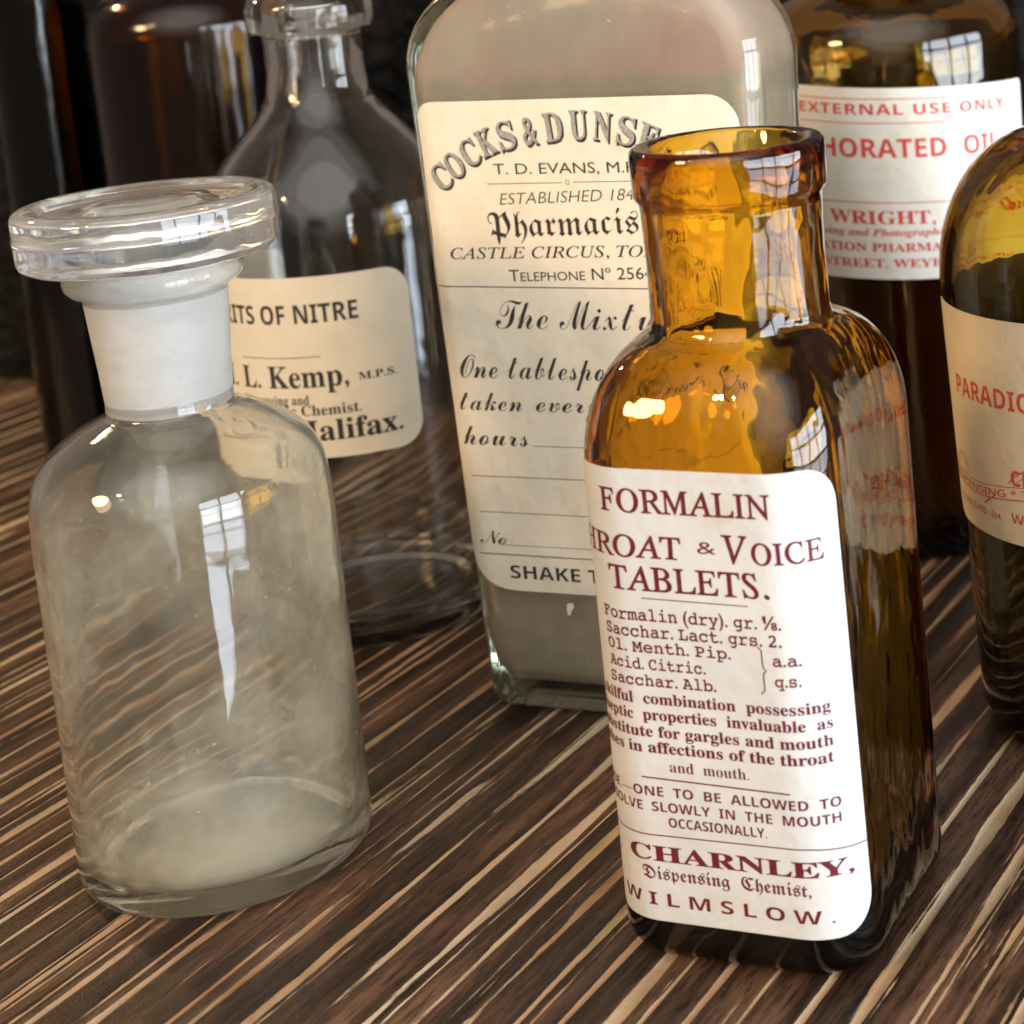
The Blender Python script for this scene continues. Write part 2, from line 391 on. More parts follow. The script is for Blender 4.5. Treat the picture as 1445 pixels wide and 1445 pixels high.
PAPER_IN, PAPER_T = .00004, .00012
def label(name, h, u0, u1, v0, v1, rad, material, parent, shear=0, wav=0):
    """paper label with rounded corners rad=(bl,br,tl,tr), bent round the body, with real thickness"""
    bl, br, tl, tr = rad
    vs = sorted(set([v0 + (v1 - v0) * t for t in np.linspace(0, 1, 26)] +
                    [v0 + max(bl, br) * (1 - math.cos(a)) for a in np.linspace(0, math.pi / 2, 9)] +
                    [v1 - max(tl, tr) * (1 - math.cos(a)) for a in np.linspace(0, math.pi / 2, 9)]))
    nu = 70; rows = []
    for v in vs:
        def inset(rb, rt):
            i = 0
            if rb > 0 and v < v0 + rb: i = max(i, rb - math.sqrt(max(rb * rb - (v0 + rb - v) ** 2, 0)))
            if rt > 0 and v > v1 - rt: i = max(i, rt - math.sqrt(max(rt * rt - (v - v1 + rt) ** 2, 0)))
            return i
        a, b = u0 + inset(bl, tl), u1 - inset(br, tr)
        rows.append((np.linspace(a, b, nu), np.full(nu, v)))
    U = np.array([r[0] for r in rows]); Vv = np.array([r[1] for r in rows])
    Z = Vv + shear * U
    wob = wav * (np.sin(U * 310 + Vv * 90) * .5 + np.sin(U * 130 - Vv * 210 + 1.3) * .5 + 1)
    top = surf(h, U.ravel(), Z.ravel(), PAPER_IN + PAPER_T + wob.ravel())
    bot = surf(h, U.ravel(), Z.ravel(), PAPER_IN + wob.ravel())
    nr = len(rows); n = nr * nu; F = []
    idx = lambda r, c: r * nu + c
    for r in range(nr - 1):
        for c in range(nu - 1):
            q = (idx(r, c), idx(r, c + 1), idx(r + 1, c + 1), idx(r + 1, c))
            F.append(q); F.append(tuple(n + i for i in reversed(q)))
    edge = [idx(0, c) for c in range(nu)] + [idx(r, nu - 1) for r in range(1, nr)] + [idx(nr - 1, c) for c in range(nu - 2, -1, -1)] + [idx(r, 0) for r in range(nr - 2, 0, -1)]
    for i in range(len(edge)):
        a, b = edge[i], edge[(i + 1) % len(edge)]
        F.append((b, a, n + a, n + b))
    return meshobj(name, np.concatenate([top, bot]), F, material, parent, True, None, 40)

# ------------------------------------------------------------------ lettering
STY = dict(sans=None, serif=(0x1D400, 0x1D41A, 0x1D7CE), italic=(0x1D434, 0x1D44E, None), bitalic=(0x1D468, 0x1D482, None),
           script=(0x1D4D0, 0x1D4EA, None), fraktur=(0x1D56C, 0x1D586, None), bsans=(0x1D5D4, 0x1D5EE, 0x1D7EC),
           typed=(0x1D670, 0x1D68A, 0x1D7F6), lsans=(0x1D5A0, 0x1D5BA, None))
def styled(s, sty):
    q = STY[sty]
    if q is None: return s
    o = ''
    for c in s:
        if 'A' <= c <= 'Z': o += chr(q[0] + ord(c) - 65)
        elif 'a' <= c <= 'z':
            k = chr(q[1] + ord(c) - 97)
            if k == '\U0001d455': k = '\u210e'      # italic h lives elsewhere
            o += k
        elif '0' <= c <= '9' and q[2]: o += chr(q[2] + ord(c) - 48)
        else: o += c
    return o
_cache = {}; _txt = None
def glyphs(s, sty, weight=0, spacing=1.0, caps=None):
    """2-D triangles of a line of text -> verts (n,2), faces"""
    key = (s, sty, weight, spacing, caps)
    if key in _cache: return _cache[key]
    global _txt, _sc2
    if _txt is None:
        _txt = bpy.data.objects.new('text_line', bpy.data.curves.new('text_line', 'FONT'))
        _sc2 = bpy.data.scenes.new('lettering_bench'); _sc2.collection.objects.link(_txt)
    c = _txt.data; c.body = styled(s, sty); c.resolution_u = 3; c.small_caps_scale = .75
    c.offset = weight; c.space_character = spacing
    if caps:
        c.small_caps_scale = caps
        for i, ch in enumerate(s):
            if ch.islower(): c.body_format[i].use_small_caps = True
    o = _txt; vl = _sc2.view_layers[0]; vl.update(); dg = vl.depsgraph; me = o.evaluated_get(dg).to_mesh()
    V = np.array([v.co[:2] for v in me.vertices]); F = [tuple(p.vertices) for p in me.polygons]
    o.evaluated_get(dg).to_mesh_clear()
    _cache[key] = (V, F); return V, F
def capheight(sty, weight=0):
    V, F = glyphs('H', sty, weight) if sty not in ('fraktur', 'script') else glyphs('I' if sty == 'fraktur' else 'I', sty, weight)
    return V[:, 1].max()
class Print:
    """collects flat print in label coordinates (u, v); build() lays it on the paper as one mesh"""
    def __init__(s, step=.0015): s.V = []; s.F = []; s.n = 0; s.step = step
    def add(s, V, F):
        # cut the line into narrow strips so that it can follow a curved body
        bm = bmesh.new(); vs = [bm.verts.new((a, b, 0)) for a, b in V]
        for f in F:
            try: bm.faces.new([vs[i] for i in f])
            except ValueError: pass
        u0, u1 = V[:, 0].min(), V[:, 0].max(); cuts = [c * s.step for c in range(math.ceil(u0 / s.step), math.floor(u1 / s.step) + 1)]
        for u in cuts:
            fs = [f for f in bm.faces if min(v.co.x for v in f.verts) < u < max(v.co.x for v in f.verts)]
            es = list({e for f in fs for e in f.edges}); vv = list({v for f in fs for v in f.verts})
            if fs: bmesh.ops.bisect_plane(bm, geom=vv + es + fs, plane_co=(u, 0, 0), plane_no=(1, 0, 0), dist=1e-7)
        bm.verts.index_update()
        V = np.array([v.co[:2] for v in bm.verts]); F = [tuple(v.index for v in f.verts) for f in bm.faces]; bm.free()
        s.V.append(V); s.F += [tuple(i + s.n for i in f) for f in F]; s.n += len(V)
    def text(s, t, sty, u0, u1, v, cap, weight=0, spacing=1., shear=0, v1=None, caps=None):
        V, F = glyphs(t, sty, weight, spacing, caps); V = V.copy()
        x0, x1 = V[:, 0].min(), V[:, 0].max()
        k = cap / capheight(sty, weight)
        V[:, 0] = u0 + (V[:, 0] - x0) / (x1 - x0) * (u1 - u0); V[:, 1] *= k
        V[:, 0] += shear * V[:, 1]; V[:, 1] += v
        if v1 is not None: V[:, 1] += (V[:, 0] - u0) / (u1 - u0) * (v1 - v)
        s.add(V, F)
    def glyph(s, t, sty, uc, vc, w, cap, rot, weight=0):
        V, F = glyphs(t, sty, weight); V = V.copy(); x0, x1 = V[:, 0].min(), V[:, 0].max()
        k = cap / capheight(sty, weight)
        x = ((V[:, 0] - x0) / (x1 - x0) - .5) * w; y = V[:, 1] * k - cap / 2
        c_, s_ = math.cos(rot), math.sin(rot)
        s.add(np.stack([uc + x * c_ - y * s_, vc + x * s_ + y * c_], 1), F)
    def rule(s, u0, v0, u1, v1, w):
        n = max(2, int(abs(u1 - u0) / .002) + 2)
        t = np.linspace(0, 1, n); x = u0 + (u1 - u0) * t; y = v0 + (v1 - v0) * t
        s.path(list(zip(x, y)), w)
    def path(s, pts, w):
        P = np.array(pts, float); T = np.gradient(P, axis=0); T /= np.maximum(np.hypot(T[:, 0], T[:, 1])[:, None], 1e-12)
        Nn = np.stack([-T[:, 1], T[:, 0]], 1) * w / 2
        s.add(np.concatenate([P + Nn, P - Nn]), [(i, i + 1, len(P) + i + 1, len(P) + i) for i in range(len(P) - 1)])
    def arc(s, cu, cv, r, a0, a1, w):
        s.path([(cu + r * math.cos(R(a)), cv + r * math.sin(R(a))) for a in np.linspace(a0, a1, 40)], w)
    def build(s, name, h, material, parent, shear=0, wav=0, lift=.00005):
        V = np.concatenate(s.V); bm = bmesh.new()
        vs = [bm.verts.new((a, b, 0)) for a, b in V]
        for f in s.F:
            try: bm.faces.new([vs[i] for i in f])
            except ValueError: pass
        me = bpy.data.meshes.new(name); bm.to_mesh(me); bm.free()
        co = np.empty(len(me.vertices) * 3); me.vertices.foreach_get('co', co); co = co.reshape(-1, 3)
        U, Vv = co[:, 0], co[:, 1]
        wob = wav * (np.sin(U * 310 + Vv * 90) * .5 + np.sin(U * 130 - Vv * 210 + 1.3) * .5 + 1)
        P = surf(h, U, Vv + shear * U, PAPER_IN + PAPER_T + lift + wob)
        me.vertices.foreach_set('co', P.ravel()); me.materials.append(material); me.update()
        o = bpy.data.objects.new(name, me); COL.objects.link(o); o.parent = parent
        return o

# ================================================================== SETTING
GRAIN = 0.412478
# table top: brushed wood, grooves and pale growth lines run along local Y
W0, W1, T0, T1 = -1.05, -.065, .268, .722
known = [(-.1320, 2.2), (-.1428, 2.7), (-.1525, 2.2), (-.1635, 3.2), (-.1748, 2.1), (-.1870, 1.7), (-.1975, 2.8), (-.2066, 1.0), (-.2123, 2.6), (-.2225, 1.8),
         (-.2318, 2.0), (-.2417, 3.0), (-.2528, 2.0), (-.2628, 2.8), (-.2745, 2.7), (-.2882, 3.0), (-.3005, 2.2), (-.3055, 1.4), (-.3215, 3.0), (-.3258, 1.2),
         (-.3355, 2.2), (-.3466, 2.4), (-.3590, 1.0), (-.3672, 1.6), (-.3757, 1.5), (-.3838, 2.2), (-.3920, .9), (-.3985, 1.8), (-.4080, 2.0), (-.4166, 1.6), (-.4260, 1.8),
         (-.4382, 1.8), (-.4467, 1.5), (-.4582, 1.5), (-.4682, 1.7), (-.4765, 1.2), (-.4844, 1.6)]
lines = list(known)
w = -.4935
while w > W0: lines.append((w, random.uniform(.9, 3.4))); w -= random.uniform(.0085, .0145)
w = -.1215
while w < W1: lines.append((w, random.uniform(1.6, 3.0))); w += random.uniform(.008, .0125)
nw, nt_ = 2900, 130
wx = np.linspace(W0, W1, nw); ty = np.linspace(T0, T1, nt_)
pale = np.zeros((nt_, nw))
for (lc, lw) in lines:
    ph = rng.uniform(0, 6.28, 4)
    path = lc + .0002 * np.sin(ty * 13 + ph[0]) + .0001 * np.sin(ty * 47 + ph[1])
    width = lw * 1e-3 * (.90 + .28 * np.sin(ty * 33 + ph[2]) + .18 * np.sin(ty * 90 + ph[3]))
    stren = np.clip(rng.uniform(.72, 1.0) + .36 * np.sin(ty * rng.uniform(12, 24) + ph[3]) + .16 * np.sin(ty * 71 + ph[0]), .12, 1.1)
    i0, i1 = np.searchsorted(wx, [lc - .008, lc + .008])
    d_ = (wx[None, i0:i1] - path[:, None]) / (width[:, None] * .5)
    pale[:, i0:i1] = np.maximum(pale[:, i0:i1], stren[:, None] * np.exp(-np.abs(d_) ** 2.6 * .75))
# faint secondary hairlines
for _ in range(420):
    lc = rng.uniform(W0, W1); c0 = rng.uniform(T0, T1); ln = rng.uniform(.03, .16); lw = rng.uniform(.35, .8) * 1e-3
    st = rng.uniform(.25, .6) * np.exp(-((ty - c0) / ln) ** 4)
    sl = rng.uniform(-.02, .02)
    i0, i1 = np.searchsorted(wx, [lc - .006, lc + .006])
    d_ = (wx[None, i0:i1] - lc - sl * (ty[:, None] - c0)) / lw
    pale[:, i0:i1] = np.maximum(pale[:, i0:i1], st[:, None] * np.exp(-d_ ** 2))
gx, gy = np.meshgrid(wx, ty)
gz = -.00055 * np.clip(pale, 0, 1) + .0001 * np.sin(gx * 900) * np.sin(gy * 13 + gx * 40) - .0001
V = np.stack([gx.ravel(), gy.ravel(), gz.ravel()], 1)
ii = (np.arange(nt_ - 1)[:, None] * nw + np.arange(nw - 1)[None, :]).ravel()
quads = np.stack([ii, ii + 1, ii + nw + 1, ii + nw], 1).astype(np.int32)
me = bpy.data.meshes.new('table_top')
me.vertices.add(len(V)); me.vertices.foreach_set('co', V.ravel())
me.loops.add(quads.size); me.loops.foreach_set('vertex_index', quads.ravel())
me.polygons.add(len(quads)); me.polygons.foreach_set('loop_start', np.arange(0, quads.size, 4, dtype=np.int32))
me.update(calc_edges=True)
me.polygons.foreach_set('use_smooth', [True] * len(quads))
att = me.attributes.new('pale', 'FLOAT', 'POINT'); att.data.foreach_set('value', pale.ravel().astype(np.float32))
me.materials.append(M['table'])
table = bpy.data.objects.new('table_top', me); COL.objects.link(table)
table.rotation_euler = (0, 0, -GRAIN); table['kind'] = 'structure'
# the body of the board below the carved surface
def box(name, x0, x1, y0, y1, z0, z1, material, parent=None, bev=0):
    bm = bmesh.new(); bmesh.ops.create_cube(bm, size=1)
    for v in bm.verts: v.co = Vector((x0 + (v.co.x + .5) * (x1 - x0), y0 + (v.co.y + .5) * (y1 - y0), z0 + (v.co.z + .5) * (z1 - z0)))
    if bev: bmesh.ops.bevel(bm, geom=bm.edges[:], offset=bev, segments=2, affect='EDGES')
    me = bpy.data.meshes.new(name); bm.to_mesh(me); bm.free(); me.materials.append(material)
    o = bpy.data.objects.new(name, me); COL.objects.link(o)
    if parent: o.parent = parent
    return o
core = box('table_underside', W0, W1, T0, T1, -.035, -.0012, M['table'], table)
# rough dark board standing behind the bottles: uneven relief built in
nx, nz = 300, 70
bx = np.linspace(-1.15, .05, nx); bz = np.linspace(-.02, .190, nz)
BX, BZ = np.meshgrid(bx, bz)
rel = .003 * np.sin(BX * 160 + 2 * np.sin(BZ * 20)) * np.sin(BX * 61 + 1) + .002 * np.sin(BX * 420 + BZ * 30) + .002 * rng.normal(size=BX.shape)
front = np.stack([BX.ravel(), (.742 + rel).ravel(), BZ.ravel()], 1); backv = np.stack([BX.ravel(), np.full(BX.size, .775), BZ.ravel()], 1)
F = []; nn = nx * nz
for r_ in range(nz - 1):
    for c_ in range(nx - 1):
        a = r_ * nx + c_
        F.append((a, a + 1, a + nx + 1, a + nx)); F.append((nn + a + nx, nn + a + nx + 1, nn + a + 1, nn + a))
edge = [c_ for c_ in range(nx)] + [r_ * nx + nx - 1 for r_ in range(1, nz)] + [(nz - 1) * nx + c_ for c_ in range(nx - 2, -1, -1)] + [r_ * nx for r_ in range(nz - 2, 0, -1)]
for i in range(len(edge)):
    a, b = edge[i], edge[(i + 1) % len(edge)]; F.append((b, a, nn + a, nn + b))
board = meshobj('back_board', np.concatenate([front, backv]), F, M['board'], None, True)
board.rotation_euler = (0, 0, -GRAIN); board['kind'] = 'structure'

# ================================================================== BOTTLE A: stoppered reagent bottle
A = empty('reagent_bottle', 'clear round bottle with frosted white neck and flat disc stopper, foreground left', 'bottle', (-.17208, .46511, 0))
# keep the fitted place exactly
r = .035
outer = [(.0001, .0035), (.018, .0030), (.0265, .0016), (.0305, .0002), (.0318, .0), (.0334, .0006), (.0345, .0018), (.035, .0038)]
outer += [(.035, z) for z in np.linspace(.010, .080, 10)]
shA = smooth_profile([(.035, .083), (.0349, .089), (.03445, .095), (.0333, .1003), (.0303, .1053), (.0243, .1101), (.0185, .1130), (.0153, .1144)], 4)
outer += shA
outer += [(.0148, .1150), (.0147, .118), (.0152, .126), (.0160, .136), (.0165, .1425), (.0170, .1440), (.0192, .1448), (.0204, .1462), (.0207, .1478), (.0202, .1496), (.0188, .1504), (.0160, .1506)]
t_ = .0021
inner = [(.0146, .1500), (.0142, .1490), (.0138, .140), (.0130, .126), (.0124, .117), (.0122, .1145)]
inner2 = [(max(a - t_ * .95, .0128), b - .0016) for a, b in reversed(shA)]
inner2 += [(r - t_, z) for z in np.linspace(.078, .014, 10)]
inner2 += [(.0325, .0105), (.0312, .0078), (.0285, .0062), (.024, .0066), (.016, .0078), (.0001, .0084)]
full_in = inner + inner2
V, F = loft([circ(a, b) for a, b in outer + full_in]); n = NTH
fm = sum([[3 if .1155 < outer[k][1] < .1420 and outer[k][0] < .017 else 0] * n for k in range(len(outer) - 1)], []) + [0] * n + [2] * ((len(inner) - 1) * n) + [1] * (n + (len(inner2) - 1) * n) + [0] * n + [1] * n
meshobj('body', V, F, [M['clear'], M['clear_film'], M['ground'], M['ground_out']], A, True, fm, 60, [float(q == 1) for q in fm])
St = empty('stopper', '', '', (0, 0, 0)); del St['label']; del St['category']; St.parent = A
disc = [(.0001, .1445), (.0100, .1445), (.0118, .1450), (.0132, .1500), (.0140, .1512), (.0215, .1515), (.0278, .1519), (.0293, .1527), (.0298, .1540), (.0299, .1584), (.03015, .1591), (.0299, .1598), (.0299, .1640), (.0295, .1651), (.0285, .1657), (.0245, .1658), (.0232, .1652), (.0222, .1645), (.0140, .1641), (.0128, .1644), (.0118, .1650), (.0085, .1650), (.0001, .1643)]
V, F = loft([circ(a, b) for a, b in disc]); meshobj('stopper_disc', V, F, M['disc'], St, True, None, 60, [1.0] * len(F))
plug = [(.0001, .1175), (.0085, .1175), (.0108, .1180), (.0114, .1190), (.0119, .126), (.0127, .140), (.0131, .1475)]
V, F = loft([circ(a, b) for a, b in plug + [(.0126, .1478), (.0108, .1440), (.0001, .1440)]]); meshobj('ground_plug', V, F, M['ground'], St, True, None, 60)

# ================================================================== BOTTLE B: round flint bottle
Bb = empty('dispensing_bottle', 'smoky clear round bottle with narrow neck and cream label reading SPIRITS OF NITRE', 'bottle', (-.17231, .62581, 0), .269)
prof = [(.0001, .004), (.020, .0035), (.030, .0022), (.0345, .0002), (.0362, 0), (.0383, .0008), (.0395, .0022), (.03995, .005)] + [(.03995, z) for z in np.linspace(.012, .124, 12)]
prof += smooth_profile([(.03995, .126), (.0394, .134), (.0372, .1425), (.0325, .1505), (.0262, .1580), (.0205, .1640), (.0168, .1695), (.0153, .1760), (.01500, .1840), (.0150, .1895)], 4)[1:]
prof += [(.0154, .1903), (.0180, .1908), (.0192, .1920), (.0196, .1945), (.0194, .1985), (.0186, .2012), (.0165, .2022)]
innp = [(.0128, .2020), (.0118, .2005), (.0115, .195), (.0117, .180)] + [(max(a - .0028, .0115), b - .0016) for a, b in reversed(smooth_profile([(.03995, .126), (.0394, .134), (.0372, .1425), (.0325, .1505), (.0262, .1580), (.0205, .1640), (.0168, .1695)], 4))]
innp += [(.0372, z) for z in np.linspace(.118, .016, 10)] + [(.0362, .0115), (.034, .0088), (.028, .0075), (.018, .0088), (.0001, .0095)]
turned('body', prof, innp, M['smoke_film'], None, Bb)
hB = round_section(.03995, .03995, .1)
lb = label('paper_label', hB, -.066, .0205, .0632, .1197, (.008, .008, .008, .008), M['paper_pale'], Bb)
label('back_label', hB, -.1065, -.0745, .0760, .1185, (.006, .006, .006, .006), M['paper_pale'], Bb)
P_ = Print()
P_.text('SPIRITS OF NITRE', 'bsans', -.0530, .0040, .1055, .0058, weight=.0)
P_.rule(-.0354, .0950, -.0085, .0950, .00022)
P_.text('H. L. Kemp,', 'serif', -.0480, -.0009, .0856, .0068, weight=.004)
P_.text('M.P.S.', 'serif', .0020, .0136, .0864, .0023, weight=.004)
P_.text('Dispensing and', 'serif', -.0370, -.0134, .0803, .0029, weight=.004)
P_.text('Photographic Chemist.', 'serif', -.0460, .0020, .0768, .0032, weight=.004)
P_.text('Halifax.', 'serif', -.0190, .0138, .0688, .0064, weight=.008)
P_.build('lettering', hB, M['ink_black'], lb)

# ================================================================== BOTTLE C: flat-sided panel bottle
C = empty('mixture_bottle', 'large flat cloudy glass bottle with long cream label reading The Mixture', 'bottle', (-.07103, .53798, 0), -.3518)
def secC(z, t=0, zref=.18428):
    hx = .04699 + (.05316 - .04699) * z / zref
    return hx - t, .01762 - t, max(.0079 - t * .6, .002)
ringsC = []
for z, t in ((.0045, .012), (.0030, .0085), (.0008, .0062), (.0, .0052), (.0008, .0026), (.0024, .0009), (.0056, 0)):
    ringsC.append(rr_ring(*secC(z, t), z))
for z in np.linspace(.012, .184, 16): ringsC.append(rr_ring(*secC(z), z))
top = ringsC[-1]
for a in np.linspace(0, 90, 12)[1:]:
    a = R(a); ringsC.append(to_circle(top, .0150, .184 + .028 * math.sin(a), math.cos(a)))
for z, rr in ((.218, .0148), (.235, .0147), (.2365, .0185), (.247, .0190), (.2485, .0175)): ringsC.append(to_circle(top, rr, z, 0))
inC = []
tw = .0034
for z, rr in ((.2483, .0118), (.235, .0112), (.214, .0114)): inC.append(to_circle(top, rr, z, 0))
ti = rr_ring(*secC(.180, tw), .180)
for a in np.linspace(84, 0, 11):
    a = R(a); inC.append(to_circle(ti, .0114, .180 + .0275 * math.sin(a), math.cos(a)))
for z in np.linspace(.172, .020, 14): inC.append(rr_ring(*secC(z, tw), z))
for z, t in ((.0125, .0042), (.0090, .0062), (.0080, .0090), (.0092, .0125)): inC.append(rr_ring(*secC(z, t), z))
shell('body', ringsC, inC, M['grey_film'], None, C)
hC = lambda z: (.04699 + (.05316 - .04699) * z / .18428, .01762 + 0 * z, .0079 + 0 * z)
lc_ = label('paper_label', hC, -.0480, .0472, .0366, .1752, (.0150, .0150, .0045, .0085), M['paper_cream'], C)
P_ = Print(); G_ = Print()
word = 'COCKS&DUNSFORD'
pos = [(-.0423, .1547), (-.0379, .1579), (-.0327, .1612), (-.0273, .1640), (-.0210, .1657), (-.0138, .1669), (-.0066, .1677), (.0010, .1682), (.0081, .1676), (.0150, .1662), (.0210, .1644), (.0266, .1615), (.0318, .1583), (.0364, .1548)]
# centres run along an arc; letters stand square to it
pp = np.array(pos); tang = np.gradient(pp, axis=0)
for i, ch in enumerate(word):
    rot = math.atan2(tang[i, 1], tang[i, 0]); cap = .0070 + .0010 * math.exp(-((i - 6.5) / 4.) ** 2)
    wdt = .0054 if ch not in '&' else .0046
    if ch == 'D': wdt = .0057
    uc, vc = pos[i]; dv = .0007
    G_.glyph(ch, 'serif', uc + .00045, vc - .00045, wdt, cap, rot, .018)      # drop shade
    P_.glyph(ch, 'serif', uc, vc, wdt * .96, cap * .97, rot, .004)
G_.text('T. D. EVANS, M.P.S.', 'sans', -.0258, .0215, .1551, .0029)
G_.rule(-.0283, .1525, -.0055, .1526, .00018); G_.arc(-.0038, .1527, .0006, 0, 360, .00014); G_.rule(-.0021, .1527, .0205, .1528, .00018)
G_.text('ESTABLISHED 1840', 'sans', -.0250, .0178, .1467, .0031, weight=-.011, shear=.25, v1=.1478)
G_.text('Pharmacist', 'fraktur', -.0293, .0196, .1376, .0072, weight=-.006, v1=.1388)
G_.text('CASTLE CIRCUS, TORQUAY', 'italic', -.0420, .0385, .1317, .0031, weight=.004, v1=.1327)
G_.text('Telephone Nº 2564', 'sans', -.0244, .0190, .1255, .0032, caps=.76, v1=.1264)
G_.rule(-.0481, .1240, .0472, .1236, .00028)
G_.text('The Mixture.', 'script', -.0301, .0300, .1122, .0080, weight=-.008)
G_.text('One tablespoonful to be', 'script', -.0430, .0430, .0981, .0066, weight=-.004)
G_.text('taken', 'script', -.0444, -.0247, .0888, .0055, weight=-.004)
G_.text('every', 'script', -.0204, .0000, .0889, .0055, weight=-.004)
G_.text('hours', 'script', -.0446, -.0239, .0788, .0058, weight=-.004); G_.rule(-.0226, .0790, .0400, .0794, .00016)
G_.rule(-.0431, .0698, .0400, .0699, .00020); G_.rule(-.0416, .0594, .0400, .0594, .00018)
G_.text('No', 'script', -.0425, -.0340, .0500, .0040, weight=-.008); G_.rule(-.0362, .0499, .0400, .0500, .00014)
G_.rule(-.0430, .0471, .0432, .0469, .00028)
G_.text('SHAKE THE BOTTLE', 'bsans', -.0338, .0318, .0402, .0038, weight=-.004)
G_.build('lettering', hC, M['ink_black'], lc_)
P_.build('letter_fill', hC, M['ink_grey'], lc_, lift=.00009)

scrap = meshobj('paper_scrap', [tuple(surf(hC, a, b, o_)) for o_ in (.00004, .00016) for a, b in ((-.0170, .0336), (-.0152, .0339), (-.0149, .0326), (-.0158, .0316), (-.0163, .0302), (-.0170, .0304), (-.0172, .0318))],
                [tuple(range(7, 14)), tuple(reversed(range(7)))] + [(i, (i + 1) % 7, (i + 1) % 7 + 7, i + 7) for i in range(7)], M['paper_pale'], C, False)

# ================================================================== BOTTLE D: small square amber bottle
D = empty('tablet_bottle', 'open square amber bottle in front, white label with maroon print reading FORMALIN', 'bottle', (-.03039, .42136, 0), -.36363)
Dhx, Dhy, Drad, Dzs, Dtx, Dty = .03017, .0315, .01371, .11051, .94966, 1.06876
def secD(z, t=0):
    return Dhx * (1 - (1 - Dtx) * z / Dzs) - t, Dhy * (1 - (1 - Dty) * z / Dzs) - t, max(Drad - t * .7, .004)
ringsD = []
for z, t in ((.0030, .0150), (.0024, .0105), (.0006, .0075), (.0, .0060), (.0007, .0034), (.0022, .0015), (.0040, .0005), (.0062, 0)): ringsD.append(rr_ring(*secD(z, t), z))
for z in np.linspace(.012, .1105, 14): ringsD.append(rr_ring(*secD(z), z))
top = ringsD[-1]
for a in np.linspace(0, 90, 14)[1:-1]:
    a = R(a); ringsD.append(to_circle(top, .0198, .1105 + .0250 * math.sin(a), math.cos(a) ** 1.06))
ringsD.append(to_circle(top, .0199, .1364, 0))
for z, rr in ((.139, .01955), (.150, .0194), (.1615, .0197), (.1636, .0200), (.1644, .0206), (.1652, .0210), (.1730, .0212), (.1745, .0210), (.1754, .0203), (.1756, .0192)): ringsD.append(to_circle(top, rr, z, 0))
inD = []
for z, rr in ((.1754, .0172), (.1747, .0166), (.165, .0162), (.150, .0160), (.138, .0162)): inD.append(to_circle(top, rr, z, 0))
td = .0034; ti = rr_ring(*secD(.1085, td), .1085)
for a in np.linspace(80, 0, 12):
    a = R(a); inD.append(to_circle(ti, .0164, .1085 + .0250 * math.sin(a), math.cos(a)))
for z in np.linspace(.102, .018, 12): inD.append(rr_ring(*secD(z, td), z))
for z, t in ((.0120, .0046), (.0090, .0070), (.0078, .0105), (.0085, .0150)): inD.append(rr_ring(*secD(z, t), z))
shell('body', ringsD, inD, M['amber'], None, D)
def filling():
    bm = bmesh.new(); rg = []
    for z, t in ((.0082, .0130), (.0088, .0085), (.012, .0054), (.02, .0042)): rg.append(rr_ring(*secD(z, t), z))
    for z in np.linspace(.03, .088, 8): rg.append(rr_ring(*secD(z, td + .0006), z))
    last = rg[-1]
    for k, q in enumerate((.93, .75, .55, .35, .15)):
        g_ = last.copy(); g_[:, :2] *= q; a_ = np.arctan2(g_[:, 1], g_[:, 0])
        g_[:, 2] = .0895 + .0016 * np.sin(a_ * 5 + k * 2) + .0012 * np.sin(a_ * 11 + k); rg.append(g_)
    bm.free(); return loft(rg)
V, F = filling(); meshobj('dark_filler', V, F, M['brown_fill'], D, True, None, 60)  # unseen filler added inside to darken the lower amber body
hD = lambda z: (Dhx * (1 - (1 - Dtx) * z / Dzs), Dhy * (1 - (1 - Dty) * z / Dzs), Drad + 0 * z)
ld = label('paper_label', hD, -.0345, .0332, .0107, .1128, (.0075, .0085, .0075, .0085), M['paper_white'], D)
P_ = Print()
P_.text('FORMALIN', 'italic', -.0207, .0196, .1034, .0051, weight=.016, shear=-.27)
P_.text('T', 'italic', -.0345, -.0302, .0936, .0048, weight=.010, shear=-.27)
P_.text('HROAT', 'italic', -.0297, -.0012, .0936, .0048, weight=.016, shear=-.27); P_.text('&', 'serif', .0012, .0054, .0952, .0026, weight=-.0)
P_.text('V', 'italic', .0084, .0142, .0936, .0060, weight=.016, shear=-.27); P_.text('OICE', 'italic', .0138, .0293, .0936, .0046, weight=.016, shear=-.27)
P_.text('TABLETS.', 'italic', -.0193, .0166, .0863, .0053, weight=.016, shear=-.27)
P_.rule(-.0128, .0846, .0114, .0844, .00022)
P_.text('Formalin (dry). gr. ⅛.', 'typed', -.0234, .0183, .0796, .0024, weight=.016)
P_.text('Sacchar. Lact. grs. 2.', 'typed', -.0231, .0181, .0759, .0024, weight=.016)
P_.text('Ol. Menth. Pip.', 'typed', -.0231, .0065, .0725, .0023, weight=.016)
P_.text('Acid. Citric.', 'typed', -.0229, .0004, .0687, .0023, weight=.016)
P_.text('Sacchar. Alb.', 'typed', -.0232, .0025, .0650, .0023, weight=.016)
P_.path([(.0127, .0757), (.0135, .0750), (.0135, .0722), (.0136, .0712), (.0142, .0706), (.0136, .0700), (.0135, .0690), (.0135, .0662), (.0127, .0655)], .0003)
P_.text('a.a.', 'typed', .0158, .0218, .0717, .0023, weight=.016); P_.text('q.s.', 'typed', .0159, .0214, .0672, .0023, weight=.016)
P_.text('A  skilful  combination  possessing', 'serif', -.0330, .0270, .0610, .0025, weight=.010)
P_.text('antiseptic  properties  invaluable  as', 'serif', -.0340, .0272, .0573, .0025, weight=.010)
P_.text('a substitute for gargles and mouth', 'serif', -.0340, .0270, .0535, .0025, weight=.010)
P_.text('washes in affections of the throat', 'serif', -.0340, .0268, .0499, .0025, weight=.010)
